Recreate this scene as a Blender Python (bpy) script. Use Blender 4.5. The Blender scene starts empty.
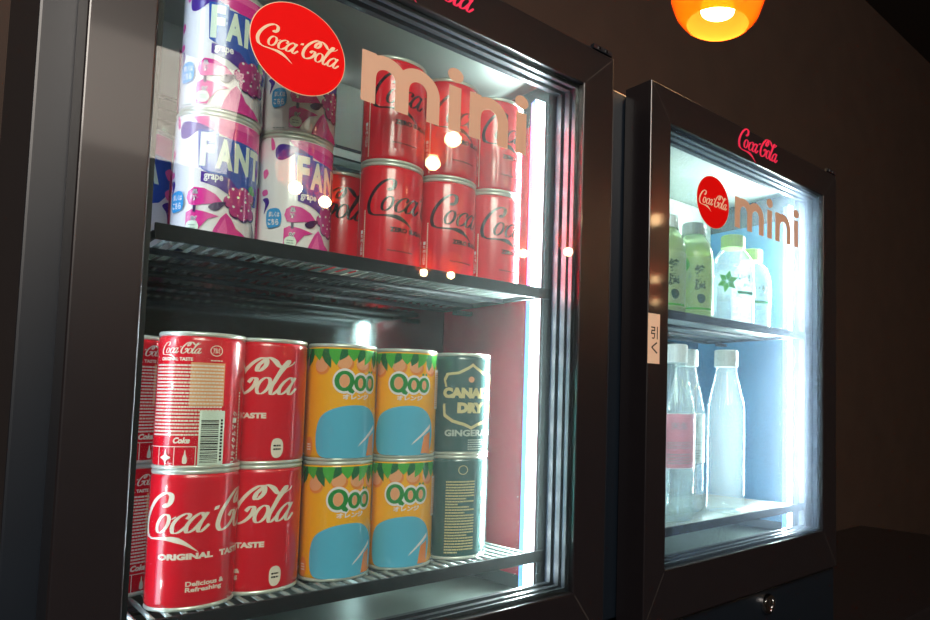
import bpy, bmesh, math, random
from mathutils import Vector, Matrix
from mathutils.geometry import delaunay_2d_cdt
PI = math.pi
SC = bpy.context.scene
C = SC.collection
random.seed(5)

# ================================================================ camera, world, exposure
cd = bpy.data.cameras.new('camera')
cd.sensor_width = 36.0
cd.lens = 36.0*686.22/930
cd.shift_x = -(649.3-465)/930
cd.shift_y = (362.55-310)/930
cd.clip_start = .01
cam = bpy.data.objects.new('camera', cd); C.objects.link(cam)
RGT, FWD, UP = (.6811, -.7321, .016), (.7301, .6806, .0616), (-.056, -.0303, .998)
m = Matrix.Identity(4)
for i in range(3):
    m[i][0], m[i][1], m[i][2] = RGT[i], UP[i], -FWD[i]
m.translation = (-.14535, -.50837, 1.39022)
cam.matrix_world = m
SC.camera = cam
wd = bpy.data.worlds.new('room_air'); SC.world = wd; wd.use_nodes = True
wd.node_tree.nodes['Background'].inputs[0].default_value = (.055, .05, .05, 1)
wd.node_tree.nodes['Background'].inputs[1].default_value = .6
SC.view_settings.view_transform = 'Standard'
SC.view_settings.look = 'None'
SC.view_settings.exposure = 0.22
SC.view_settings.gamma = 1.0
SC.view_settings.use_curve_mapping = False
try:
    SC.cycles.use_denoising = True
    SC.cycles.max_bounces = 12; SC.cycles.transparent_max_bounces = 24
    SC.cycles.caustics_reflective = False; SC.cycles.caustics_refractive = False
    SC.cycles.sample_clamp_indirect = 6
except Exception:
    pass

def area(name, loc, target, sx, sy, power, col):
    l = bpy.data.lights.new(name, 'AREA'); l.shape = 'RECTANGLE'; l.size = sx; l.size_y = sy
    l.energy = power; l.color = col
    o = bpy.data.objects.new(name, l); C.objects.link(o); o.location = loc
    o.rotation_euler = (Vector(target)-Vector(loc)).to_track_quat('-Z', 'Y').to_euler()
    return o
area('front_fill_light', (-.75, -1.5, 2.5), (.1, 0, 1.4), .9, .9, 48, (1, .9, .8))  # unseen fill added to brighten the cans and stickers from the front
area('front_fill_light', (.1, -2.6, 2.55), (.1, 0, 1.4), 1.2, .5, 10, (1, .86, .74))  # second added fill, farther back, no fixture modelled

# ---------------------------------------------------------------- shape helpers
def crom(pts, n=8):
    """Catmull-Rom through points of any dimension"""
    P = [tuple(p) for p in pts]
    P = [tuple(2*a-b for a, b in zip(P[0], P[1]))] + P + [tuple(2*a-b for a, b in zip(P[-1], P[-2]))]
    out = []
    for i in range(1, len(P)-2):
        p0, p1, p2, p3 = P[i-1:i+3]
        for k in range(n):
            t = k/n
            out.append(tuple(.5*(2*b+(c-a)*t+(2*a-5*b+4*c-d)*t*t+(3*b-a-3*c+d)*t**3) for a, b, c, d in zip(p0, p1, p2, p3)))
    out.append(P[-2])
    return out

def closed(pts, n=6):
    P = [tuple(p) for p in pts]; m = len(P); out = []
    for i in range(m):
        p0, p1, p2, p3 = P[i-1], P[i], P[(i+1) % m], P[(i+2) % m]
        for k in range(n):
            t = k/n
            out.append(tuple(.5*(2*b+(c-a)*t+(2*a-5*b+4*c-d)*t*t+(3*b-a-3*c+d)*t**3) for a, b, c, d in zip(p0, p1, p2, p3)))
    return out

def ell(cx, cy, rx, ry, n=24, a0=0, a1=2*PI):
    full = abs(a1-a0-2*PI) < 1e-6
    m = n if full else n+1
    return [(cx+rx*math.cos(a0+(a1-a0)*k/n), cy+ry*math.sin(a0+(a1-a0)*k/n)) for k in range(m)]

def rect(x0, y0, x1, y1):
    return [(x0, y0), (x1, y0), (x1, y1), (x0, y1)]

def band(pts, ws):
    """quads along a centreline: list of quads"""
    L, R = [], []
    n = len(pts)
    for i, p in enumerate(pts):
        a = pts[max(i-1, 0)]; b = pts[min(i+1, n-1)]
        dx, dy = b[0]-a[0], b[1]-a[1]; l = math.hypot(dx, dy) or 1
        nx, ny = -dy/l, dx/l; w = ws[i]/2
        L.append((p[0]+nx*w, p[1]+ny*w)); R.append((p[0]-nx*w, p[1]-ny*w))
    return [[R[i], R[i+1], L[i+1], L[i]] for i in range(n-1)]

def pen(pts, w, thin=.28, nib=0.0, n=8, taper=0):
    """calligraphic stroke: thick down the slant, thin across"""
    P = crom([p[:2] for p in pts], n); m = len(P); ws = []
    for i in range(m):
        a = P[max(i-1, 0)]; b = P[min(i+1, m-1)]
        ang = math.atan2(b[1]-a[1], b[0]-a[0])
        k = abs(math.sin(ang-nib))
        v = w*(thin+(1-thin)*k**1.2)
        if taper:
            v *= min(1, .3+i/(m*taper), .3+(m-1-i)/(m*taper))
        ws.append(v)
    return band(P, ws)

def script_logo(KW=.84):
    """flowing Spencerian word mark, x-height 1, as quads (x, y)"""
    Q = []
    W = .25
    def st(pts, w=W, **k): Q.extend(pen(pts, w*KW, **k))
    def ring(cx):
        st([(cx+.3*math.cos(a), .48+.49*math.sin(a)) for a in [PI*.35+2*PI*k/10 for k in range(12)]], .25)
    # first capital, its bowl running on into the swash
    st([(1.02, 1.52), (1.16, 1.4), (1.32, 1.62), (1.22, 2.0), (.86, 2.12), (.42, 1.78), (.12, 1.1), (.1, .42), (.36, -.1), (.62, -.26)], .36, thin=.35)
    Q.extend(band(crom([(.48, -.2), (.85, -.33), (1.5, -.33), (2.2, -.36), (2.9, -.6), (3.75, -1.1)], 8),
                  [.1+.17*math.exp(-((i-26)/7)**2) if i < 27 else .27*(40-i)/13+.01 for i in range(41)]))
    # o c a
    ring(1.36); st([(.98, .42), (1.12, .82), (1.36, .97)], .12); st([(1.6, .78), (1.76, .72), (1.92, .85)], .12)
    st([(2.5, .7), (2.56, .9), (2.36, 1.0), (2.06, .78), (1.94, .4), (2.1, 0), (2.4, .03), (2.68, .4)], .26)
    st([(3.24, .84), (3.04, 1.0), (2.76, .74), (2.64, .32), (2.78, -.01), (3.04, .12), (3.24, .55)], .26)
    st([(3.36, 1.02), (3.24, .5), (3.26, .08), (3.44, .0), (3.68, .36)], .25)
    # hyphen
    Q.append([(3.62, 1.08), (3.86, 1.14), (3.86, 1.34), (3.62, 1.28)])
    # second capital with the eyelet and the ribbon
    st([(5.08, 2.06), (4.86, 1.7), (4.9, 1.4), (5.1, 1.42), (5.24, 1.74), (5.1, 2.08), (4.78, 2.1), (4.4, 1.7), (4.12, 1.0), (4.16, .3), (4.46, -.05), (4.86, .1), (5.1, .5), (5.06, .86), (4.84, .9), (4.7, .66)], .33, thin=.35)
    Q.extend(band(crom([(5.0, 2.12), (5.3, 2.16), (5.66, 1.96), (6.0, 1.68), (6.36, 1.62), (6.7, 1.82), (6.8, 2.02)], 8),
                  [.07+.17*math.exp(-((i-18)/9)**2) for i in range(49)]))
    # o l a
    ring(5.6); st([(5.2, .5), (5.36, .84), (5.58, .97)], .12); st([(5.84, .78), (5.98, .72), (6.12, .86)], .12)
    st([(6.06, .5), (6.22, 1.3), (6.46, 1.9), (6.34, 2.02), (6.16, 1.5), (6.06, .5), (6.14, .05), (6.32, .0), (6.56, .4)], .26)
    st([(7.12, .84), (6.92, 1.0), (6.64, .74), (6.52, .32), (6.66, -.01), (6.92, .12), (7.12, .55)], .26)
    st([(7.24, 1.02), (7.12, .5), (7.14, .08), (7.32, .0), (7.56, .36)], .25)
    s = .36
    return [[(x+s*y, y) for x, y in q] for q in Q]
# ---------------------------------------------------------------- materials
def lin(h):
    v = [int(h[i:i+2], 16)/255 for i in (0, 2, 4)]
    return tuple(c/12.92 if c <= .04045 else ((c+.055)/1.055)**2.4 for c in v) + (1,)
MATS = {}
def mat(name, col, rough=.4, metal=0, coat=0, emit=None, es=0, noise=0, scale=30, bump=0, spec=.5):
    if name in MATS: return MATS[name]
    m = bpy.data.materials.new(name); m.use_nodes = True
    nt = m.node_tree; p = nt.nodes['Principled BSDF']
    c = lin(col)
    p.inputs['Base Color'].default_value = c
    p.inputs['Roughness'].default_value = rough
    p.inputs['Metallic'].default_value = metal
    p.inputs['Coat Weight'].default_value = coat
    p.inputs['Coat Roughness'].default_value = .06
    p.inputs['Specular IOR Level'].default_value = spec
    if emit:
        p.inputs['Emission Color'].default_value = lin(emit); p.inputs['Emission Strength'].default_value = es
    if noise or bump:
        tc = nt.nodes.new('ShaderNodeTexCoord'); n = nt.nodes.new('ShaderNodeTexNoise')
        n.inputs['Scale'].default_value = scale; n.inputs['Detail'].default_value = 4
        nt.links.new(tc.outputs['Object'], n.inputs['Vector'])
        if noise:
            mx = nt.nodes.new('ShaderNodeMix'); mx.data_type = 'RGBA'
            mx.inputs['A'].default_value = tuple(x*(1-noise) for x in c[:3])+(1,)
            mx.inputs['B'].default_value = tuple(min(1, x*(1+noise)) for x in c[:3])+(1,)
            nt.links.new(n.outputs['Fac'], mx.inputs['Factor']); nt.links.new(mx.outputs['Result'], p.inputs['Base Color'])
        if bump:
            b = nt.nodes.new('ShaderNodeBump'); b.inputs['Strength'].default_value = bump; b.inputs['Distance'].default_value = .002
            nt.links.new(n.outputs['Fac'], b.inputs['Height']); nt.links.new(b.outputs['Normal'], p.inputs['Normal'])
    MATS[name] = m
    return m

def sheet_fresnel(nt, ior):
    """the same reflectance from both faces of a thin sheet"""
    fr = nt.nodes.new('ShaderNodeFresnel'); g = nt.nodes.new('ShaderNodeNewGeometry'); mr = nt.nodes.new('ShaderNodeMapRange')
    mr.inputs['To Min'].default_value = ior; mr.inputs['To Max'].default_value = 1/ior
    nt.links.new(g.outputs['Backfacing'], mr.inputs['Value']); nt.links.new(mr.outputs[0], fr.inputs['IOR'])
    return fr
def glass(name, haze=0.0, hcol='FFFFFF', tint='F4FAF8', ior=1.5, scale=260, lo=.42, hi=.75, rough=0.0):
    """clear sheet: Fresnel mirror + see-through, with a film of condensation (translucent speckle)"""
    m = bpy.data.materials.new(name); m.use_nodes = True; nt = m.node_tree; nt.nodes.clear()
    N = nt.nodes.new; L = nt.links.new
    out = N('ShaderNodeOutputMaterial'); fr = sheet_fresnel(nt, ior)
    tr = N('ShaderNodeBsdfTransparent'); tr.inputs[0].default_value = lin(tint)
    gl = N('ShaderNodeBsdfGlossy'); gl.inputs['Roughness'].default_value = rough
    mx = N('ShaderNodeMixShader'); L(fr.outputs[0], mx.inputs[0]); L(tr.outputs[0], mx.inputs[1]); L(gl.outputs[0], mx.inputs[2])
    last = mx
    if haze:
        tl = N('ShaderNodeBsdfTranslucent'); tl.inputs[0].default_value = lin(hcol)
        tc = N('ShaderNodeTexCoord'); n = N('ShaderNodeTexNoise'); n.inputs['Scale'].default_value = scale; n.inputs['Detail'].default_value = 2
        L(tc.outputs['Object'], n.inputs['Vector'])
        mr = N('ShaderNodeMapRange'); mr.inputs['From Min'].default_value = lo; mr.inputs['From Max'].default_value = hi
        mr.inputs['To Min'].default_value = haze*.45; mr.inputs['To Max'].default_value = haze*1.9
        L(n.outputs['Fac'], mr.inputs['Value'])
        m2 = N('ShaderNodeMixShader'); L(mr.outputs[0], m2.inputs[0]); L(mx.outputs[0], m2.inputs[1]); L(tl.outputs[0], m2.inputs[2])
        last = m2
    L(last.outputs[0], out.inputs[0])
    MATS[name] = m
    return m

def lit_film(name, col, see=.5, rough=.15):
    """coloured clear plastic or amber glass: part see-through, part light-passing"""
    m = bpy.data.materials.new(name); m.use_nodes = True; nt = m.node_tree; nt.nodes.clear()
    N = nt.nodes.new; L = nt.links.new
    out = N('ShaderNodeOutputMaterial'); fr = sheet_fresnel(nt, 1.45)
    tr = N('ShaderNodeBsdfTransparent'); tr.inputs[0].default_value = lin(col)
    tl = N('ShaderNodeBsdfTranslucent'); tl.inputs[0].default_value = lin(col)
    df = N('ShaderNodeBsdfDiffuse'); df.inputs[0].default_value = lin(col)
    a = N('ShaderNodeMixShader'); a.inputs[0].default_value = .5; L(tl.outputs[0], a.inputs[1]); L(df.outputs[0], a.inputs[2])
    b = N('ShaderNodeMixShader'); b.inputs[0].default_value = see; L(a.outputs[0], b.inputs[1]); L(tr.outputs[0], b.inputs[2])
    gl = N('ShaderNodeBsdfGlossy'); gl.inputs['Roughness'].default_value = rough
    mx = N('ShaderNodeMixShader'); L(fr.outputs[0], mx.inputs[0]); L(b.outputs[0], mx.inputs[1]); L(gl.outputs[0], mx.inputs[2])
    L(mx.outputs[0], out.inputs[0])
    MATS[name] = m
    return m

M = MATS
mat('wall_brown', '36271F', .8, noise=.25, scale=14, bump=.2)
mat('wall_room', '4A403A', .9, noise=.2, scale=6)
mat('floor_tile', '2A2726', .5, noise=.3, scale=5)
mat('ceiling_paint', '2C2725', .9, noise=.1)
mat('frame_black', '1B181B', .3, coat=.25, noise=.12, scale=60)
mat('cabinet_black', '0F1720', .38, noise=.15, scale=40)
mat('seam', '55504C', .5, noise=.05)
mat('gasket', '0C1118', .45, noise=.2, scale=80)
mat('spacer', '2C3648', .35, metal=.5, noise=.2, scale=120)
mat('mirror_steel', '8A9896', .07, metal=1, noise=.06, scale=8)
mat('liner_grey', 'C4CEC6', .35, metal=.0, noise=.06, scale=30)
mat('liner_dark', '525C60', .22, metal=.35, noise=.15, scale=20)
mat('evaporator_cover', 'DCE8DA', .32, metal=.0, noise=.05, scale=40)
mat('floor_metal', '59645F', .3, metal=.3, noise=.2, scale=25)
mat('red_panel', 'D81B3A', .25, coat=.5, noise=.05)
mat('blue_reflection_sheet', '4FA0DC', .3, coat=.5, noise=.1)  # blue light reflected by the side wall, put into the base colour
mat('wire_black', '0D1114', .55, spec=.2, noise=.2, scale=90)
mat('wire_steel', 'A4AEAC', .25, metal=.5, noise=.2, scale=90)
mat('led_diffuser', 'EAF2FF', .5, emit='E4F0FF', es=14)
mat('led_diffuser_soft', 'EAF2FF', .5, emit='E4F0FF', es=4)
mat('led_side', 'B8D4FF', .5, emit='5E9BFF', es=1.5)
mat('led_dot', 'FFFFFF', .4, emit='F4FAFF', es=60)
mat('chrome', 'C9CACC', .12, metal=1, noise=.05)
mat('keyway', '0A0A0A', .5, noise=.1)
mat('sticker_red', 'E00404', .6, noise=.02, spec=.12)
mat('sticker_cream', 'EBCFAF', .6, noise=.02, spec=.12)
mat('sticker_tan', 'CCA68E', .6, noise=.02, spec=.12)
mat('badge_pink', 'F0305A', .4, emit='F0305A', es=.12)
mat('paper_tan', 'E3C3A8', .7, noise=.04)
mat('ink_black', '1C1613', .5, noise=.05)
mat('tin', 'DDE2D8', .28, metal=.45, noise=.06, scale=60)
def prt(n, h): return mat(n, h, .24, coat=.6, noise=.03, scale=50)
for n, h in dict(print_white='F1EAEE', print_red='DC0822', print_deepred='B3122C', print_black='1B1114', print_cream='F2E6D6', print_mint='DDEBDD',
                 print_magenta='DC2C93', print_pink='EE5FA8', print_purple='4A2390', print_blue='2450B0', print_sky='3C9BDC', print_grape='B8287C',
                 print_plum='3A1650', print_yellow='FDB208', print_orange='EE8A3C', print_peach='F2A878', print_green='1F8A3A', print_leaf='4CAF3E',
                 print_darkleaf='1C6B3A', print_aqua='5AB8DC', print_teal='27524F', print_darkteal='1C3B42', print_gold='D8C98E', print_grey='B9C2B8',
                 print_softgrey='8E9A96', print_brown='5A4634').items(): prt(n, h)
mat('cap_white', 'E6F0EE', .4, noise=.03); mat('cap_lime', 'B4E06A', .4, noise=.03)
glass('door_glass_clear', .014, 'E6F4F0', scale=650, lo=.5, hi=.72)
glass('door_glass_misty', .10, 'D0E6FF', scale=500, lo=.5, hi=.72)
lit_film('pet_clear', 'F2FAFA', .86, .05)
lit_film('pet_green', 'EAF6D8', .6, .08)
lit_film('tea_liquid', 'E2F0A4', .25, .3)
lit_film('label_film', 'E6F2CE', .45, .3)
lit_film('label_grey', 'D5DCDA', .3, .3)
lit_film('label_rose', 'F2B4BC', .5, .3)
lit_film('amber_glass', 'FFA040', .35, .06)
mat('bulb', 'FFF2D8', .4, emit='FFDCA0', es=20)
mat('lamp_metal', '2B2420', .35, metal=.8, noise=.1)

# ---------------------------------------------------------------- objects
def thing(name, label, cat, loc=(0, 0, 0), rz=0, group=None):
    o = bpy.data.objects.new(name, None); C.objects.link(o)
    o.empty_display_size = .02
    o.location = loc; o.rotation_euler = (0, 0, rz)
    o['label'] = label; o['category'] = cat
    if group: o['group'] = group
    return o
def tag(o, label, cat, group=None):
    o['label'] = label; o['category'] = cat
    if group: o['group'] = group
    return o
def link(name, me, parent=None, label=None):
    o = bpy.data.objects.new(name, me); C.objects.link(o)
    if parent: o.parent = parent
    if label: o['label'] = label
    return o
def mesh(name, bm, mats, smooth=False):
    bmesh.ops.recalc_face_normals(bm, faces=bm.faces)
    me = bpy.data.meshes.new(name)
    if smooth:
        for f in bm.faces: f.smooth = True
    bm.to_mesh(me); bm.free()
    for k in (mats if isinstance(mats, (list, tuple)) else [mats]): me.materials.append(M[k])
    return me
def obj(name, bm, mats, parent=None, label=None, smooth=False, sharp=None):
    me = mesh(name, bm, mats, smooth)
    if smooth and sharp is not None: me.set_sharp_from_angle(angle=math.radians(sharp))
    return link(name, me, parent, label)
def structure(o): o['kind'] = 'structure'; return o
def copy_tree(o, parent=None):
    c = o.copy(); C.objects.link(c)
    if parent: c.parent = parent
    for ch in list(o.children): copy_tree(ch, c)
    return c

def box(bm, x0, y0, z0, x1, y1, z1, bev=0, mi=0):
    r = bmesh.ops.create_cube(bm, size=1)
    for v in r['verts']:
        v.co = Vector(((x0+x1)/2+v.co.x*(x1-x0), (y0+y1)/2+v.co.y*(y1-y0), (z0+z1)/2+v.co.z*(z1-z0)))
    fs = {f for v in r['verts'] for f in v.link_faces}
    for f in fs: f.material_index = mi
    if bev:
        es = list({e for v in r['verts'] for e in v.link_edges})
        bmesh.ops.bevel(bm, geom=es, offset=bev, segments=2, affect='EDGES', profile=.6)
    return bm
def tube(bm, a, b, r, n=8, mi=0):
    a, b = Vector(a), Vector(b); d = b-a
    r_ = bmesh.ops.create_cone(bm, cap_ends=True, segments=n, radius1=r, radius2=r, depth=d.length)
    mtx = Matrix.Translation((a+b)/2) @ d.to_track_quat('Z', 'Y').to_matrix().to_4x4()
    bmesh.ops.transform(bm, matrix=mtx, verts=r_['verts'])
    for f in {f for v in r_['verts'] for f in v.link_faces}: f.material_index = mi
def path(bm, pts, r, n=8, mi=0):
    for a, b in zip(pts, pts[1:]): tube(bm, a, b, r, n, mi)
def lathe(bm, prof, n=48, mi=0, cx=0, cy=0):
    """prof: (radius, z) from bottom to top; r = 0 closes"""
    rings = []
    for r, z in prof:
        if r < 1e-7: rings.append([bm.verts.new((cx, cy, z))])
        else: rings.append([bm.verts.new((cx+r*math.cos(2*PI*k/n), cy+r*math.sin(2*PI*k/n), z)) for k in range(n)])
    for A, B in zip(rings, rings[1:]):
        for k in range(n):
            j = (k+1) % n
            if len(A) == 1 and len(B) == 1: continue
            if len(A) == 1: f = [A[0], B[j], B[k]]
            elif len(B) == 1: f = [A[k], A[j], B[0]]
            else: f = [A[k], A[j], B[j], B[k]]
            bm.faces.new(f).material_index = mi
    return bm

# ---------------------------------------------------------------- flat artwork and how it is laid on round and flat faces
def text(s, x0, y0, x1=None, y1=None, bold=0, shear=0, w=None):
    """triangles of a word fitted into a box (x0, y0)-(x1, y1); w: width only from height when x1 is None"""
    cu = bpy.data.curves.new('word', 'FONT'); cu.body = s; cu.resolution_u = 3; cu.offset = bold; cu.shear = shear
    o = bpy.data.objects.new('word', cu); me = o.to_mesh()
    P = [v.co for v in me.vertices]
    ax, bx = min(p.x for p in P), max(p.x for p in P); ay, by = min(p.y for p in P), max(p.y for p in P)
    sy = (y1-y0)/(by-ay); sx = (x1-x0)/(bx-ax) if x1 is not None else sy
    tris = [[(x0+(me.vertices[i].co.x-ax)*sx, y0+(me.vertices[i].co.y-ay)*sy) for i in f.vertices] for f in me.polygons]
    o.to_mesh_clear(); bpy.data.objects.remove(o); bpy.data.curves.remove(cu)
    return tris
def vtext(s, x, y, size, bold=.01):
    """word set vertically, top glyph at y"""
    out = []
    for i, ch in enumerate(s): out += text(ch, x-size/2, y-(i+1)*size*1.12, x+size/2, y-(i+1)*size*1.12+size, bold)
    return out
def rot90(polys, cx, cy, sgn=1):
    return [[(cx-sgn*(y-cy), cy+sgn*(x-cx)) for x, y in q] for q in polys]
def fit_script(x0, y0, width, k=.84):
    S = script_logo(k)
    ax = min(p[0] for q in S for p in q); bx = max(p[0] for q in S for p in q)
    s = width/(bx-ax)
    return [[(x0+(x-ax)*s, y0+y*s) for x, y in q] for q in S]
def union(polys):
    """split overlapping outlines into one sheet of triangles without overlap"""
    vs, fs = [], []
    for q in [t for p in polys for t in ([p] if len(p) != 4 else [[p[0], p[1], p[2]], [p[0], p[2], p[3]]])]:
        a = sum(q[i-1][0]*q[i][1]-q[i][0]*q[i-1][1] for i in range(len(q)))
        if abs(a) < 1e-12: continue
        k = len(vs); vs += [Vector((p[0]*1000, p[1]*1000)) for p in q]
        ids = list(range(k, k+len(q))); fs.append(ids if a > 0 else ids[::-1])
    r = delaunay_2d_cdt(vs, [], fs, 0, 1e-5)
    V, F, OF = r[0], r[2], r[5]
    return [[(V[i].x/1000, V[i].y/1000) for i in f] for f, o in zip(F, OF) if o]
def flat_bm(polys, join=True):
    bm = bmesh.new()
    if join and len(polys) > 1: polys = union(polys)
    for q in polys:
        try: bm.faces.new([bm.verts.new((p[0], p[1], 0)) for p in q])
        except ValueError: pass
    bmesh.ops.triangulate(bm, faces=[f for f in bm.faces if len(f.verts) > 4])
    return bm
def wrap_into(bm, normals, polys, mi, off, rad, step=.002):
    """lay flat polygons on a cylinder: rad(z) -> radius"""
    fb = flat_bm(polys)
    if not fb.verts: fb.free(); return
    xs = [v.co.x for v in fb.verts]
    k = math.ceil(min(xs)/step)
    while k*step < max(xs):
        bmesh.ops.bisect_plane(fb, geom=fb.verts[:]+fb.edges[:]+fb.faces[:], plane_co=(k*step, 0, 0), plane_no=(1, 0, 0))
        k += 1
    r0 = rad(None); mp = {}
    for v in fb.verts:
        a = v.co.x/r0; r = rad(v.co.y)+off
        nv = bm.verts.new((r*math.sin(a), -r*math.cos(a), v.co.y)); mp[v] = nv
        normals[nv] = (math.sin(a), -math.cos(a), 0)
    for f in fb.faces:
        vs = [mp[v] for v in f.verts]
        n = f.normal
        if n.z < 0: vs.reverse()
        try: bm.faces.new(vs).material_index = mi
        except ValueError: pass
    fb.free()
def round_mesh(name, prof, base, layers, rad, n=72, base_off=.00012):
    """a lathed body with its printing, one mesh"""
    bm = bmesh.new(); normals = {}
    lathe(bm, prof, n)
    bmesh.ops.recalc_face_normals(bm, faces=bm.faces); bm.normal_update()
    for v in bm.verts: normals[v] = tuple(v.normal)
    names = [base]
    for i, (mn, polys) in enumerate(layers):
        if mn not in names: names.append(mn)
        wrap_into(bm, normals, polys, names.index(mn), base_off+.00005*i, rad)
    for f in bm.faces: f.smooth = True
    me = bpy.data.meshes.new(name)
    bm.verts.index_update(); nl = [normals[v] for v in bm.verts]
    bm.to_mesh(me); bm.free()
    for k in names: me.materials.append(M[k])
    me.normals_split_custom_set_from_vertices(nl)
    return me
def flat_obj(name, polys, mats, plane_y, thick, parent, label=None, origin=(0, 0)):
    """flat lettering standing in the XZ plane with real thickness, facing -Y"""
    fb = flat_bm(polys)
    for v in fb.verts: v.co = Vector((v.co.x+origin[0], plane_y, v.co.y+origin[1]))
    r = bmesh.ops.extrude_face_region(fb, geom=fb.faces[:])
    bmesh.ops.translate(fb, vec=(0, -thick, 0), verts=[v for v in r['geom'] if isinstance(v, bmesh.types.BMVert)])
    return obj(name, fb, mats, parent, label)

# ================================================================ the room
def room_box(name, a, b, m):
    bm = bmesh.new(); box(bm, *a, *b); return structure(obj(name, bm, m))
room_box('floor', (-2.6, -3.4, -.1), (3.4, .6, 0), 'floor_tile')
room_box('ceiling', (-2.6, -3.4, 2.7), (3.4, .6, 2.8), 'ceiling_paint')
room_box('wall_back', (-2.6, .45, 0), (3.4, .6, 2.7), 'wall_brown')
room_box('wall_left', (-2.7, -3.4, 0), (-2.6, .6, 2.7), 'wall_room')
room_box('wall_right', (3.4, -3.4, 0), (3.5, .6, 2.7), 'wall_room')
room_box('wall_front', (-2.6, -3.5, 0), (3.4, -3.4, 2.7), 'wall_room')
t = thing('counter', 'dark counter cabinet standing under the two drink coolers', 'counter', (0, 0, 0))
bm = bmesh.new(); box(bm, -1.4, .0, .1, 1.8, .44, 1.0, .004); obj('base', bm, 'cabinet_black', t)
bm = bmesh.new(); box(bm, -1.42, -.03, 1.0, 1.82, .448, 1.04, .004); obj('worktop', bm, 'frame_black', t)
bm = bmesh.new(); box(bm, -1.38, .03, 0, 1.78, .42, .1); obj('toe_kick', bm, 'cabinet_black', t)

# ================================================================ the coolers
PITCH = .484
X0, X1 = -.0874, .3384            # door left and right edge
GX0, GX1 = -.0533, .2977          # glass opening
DZ0, DZ1 = 1.1515, 1.7523
GZ0, GZ1 = 1.2092, 1.7118
DT = .0407                         # door thickness
WX0, WX1 = -.064, .287             # inner side walls
WY = .232                          # inner back
FZ, CZ = 1.2, 1.722                # inner floor, ceiling
LEDW = 5.6
def ring_frame(bm, o, i, y0, y1, mi=0):
    """rectangular ring with mitred corners between outer (x0,z0,x1,z1) and inner, from y0 to y1"""
    oc = [(o[0], o[1]), (o[2], o[1]), (o[2], o[3]), (o[0], o[3])]; ic = [(i[0], i[1]), (i[2], i[1]), (i[2], i[3]), (i[0], i[3])]
    V = lambda p, y: bm.verts.new((p[0], y, p[1]))
    A = [V(p, y0) for p in oc]; B = [V(p, y0) for p in ic]; D = [V(p, y1) for p in oc]; E = [V(p, y1) for p in ic]
    for k in range(4):
        j = (k+1) % 4
        for f in ((A[k], A[j], B[j], B[k]), (D[k], E[k], E[j], D[j]), (A[k], D[k], D[j], A[j]), (B[k], B[j], E[j], E[k])):
            bm.faces.new(f).material_index = mi
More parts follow.
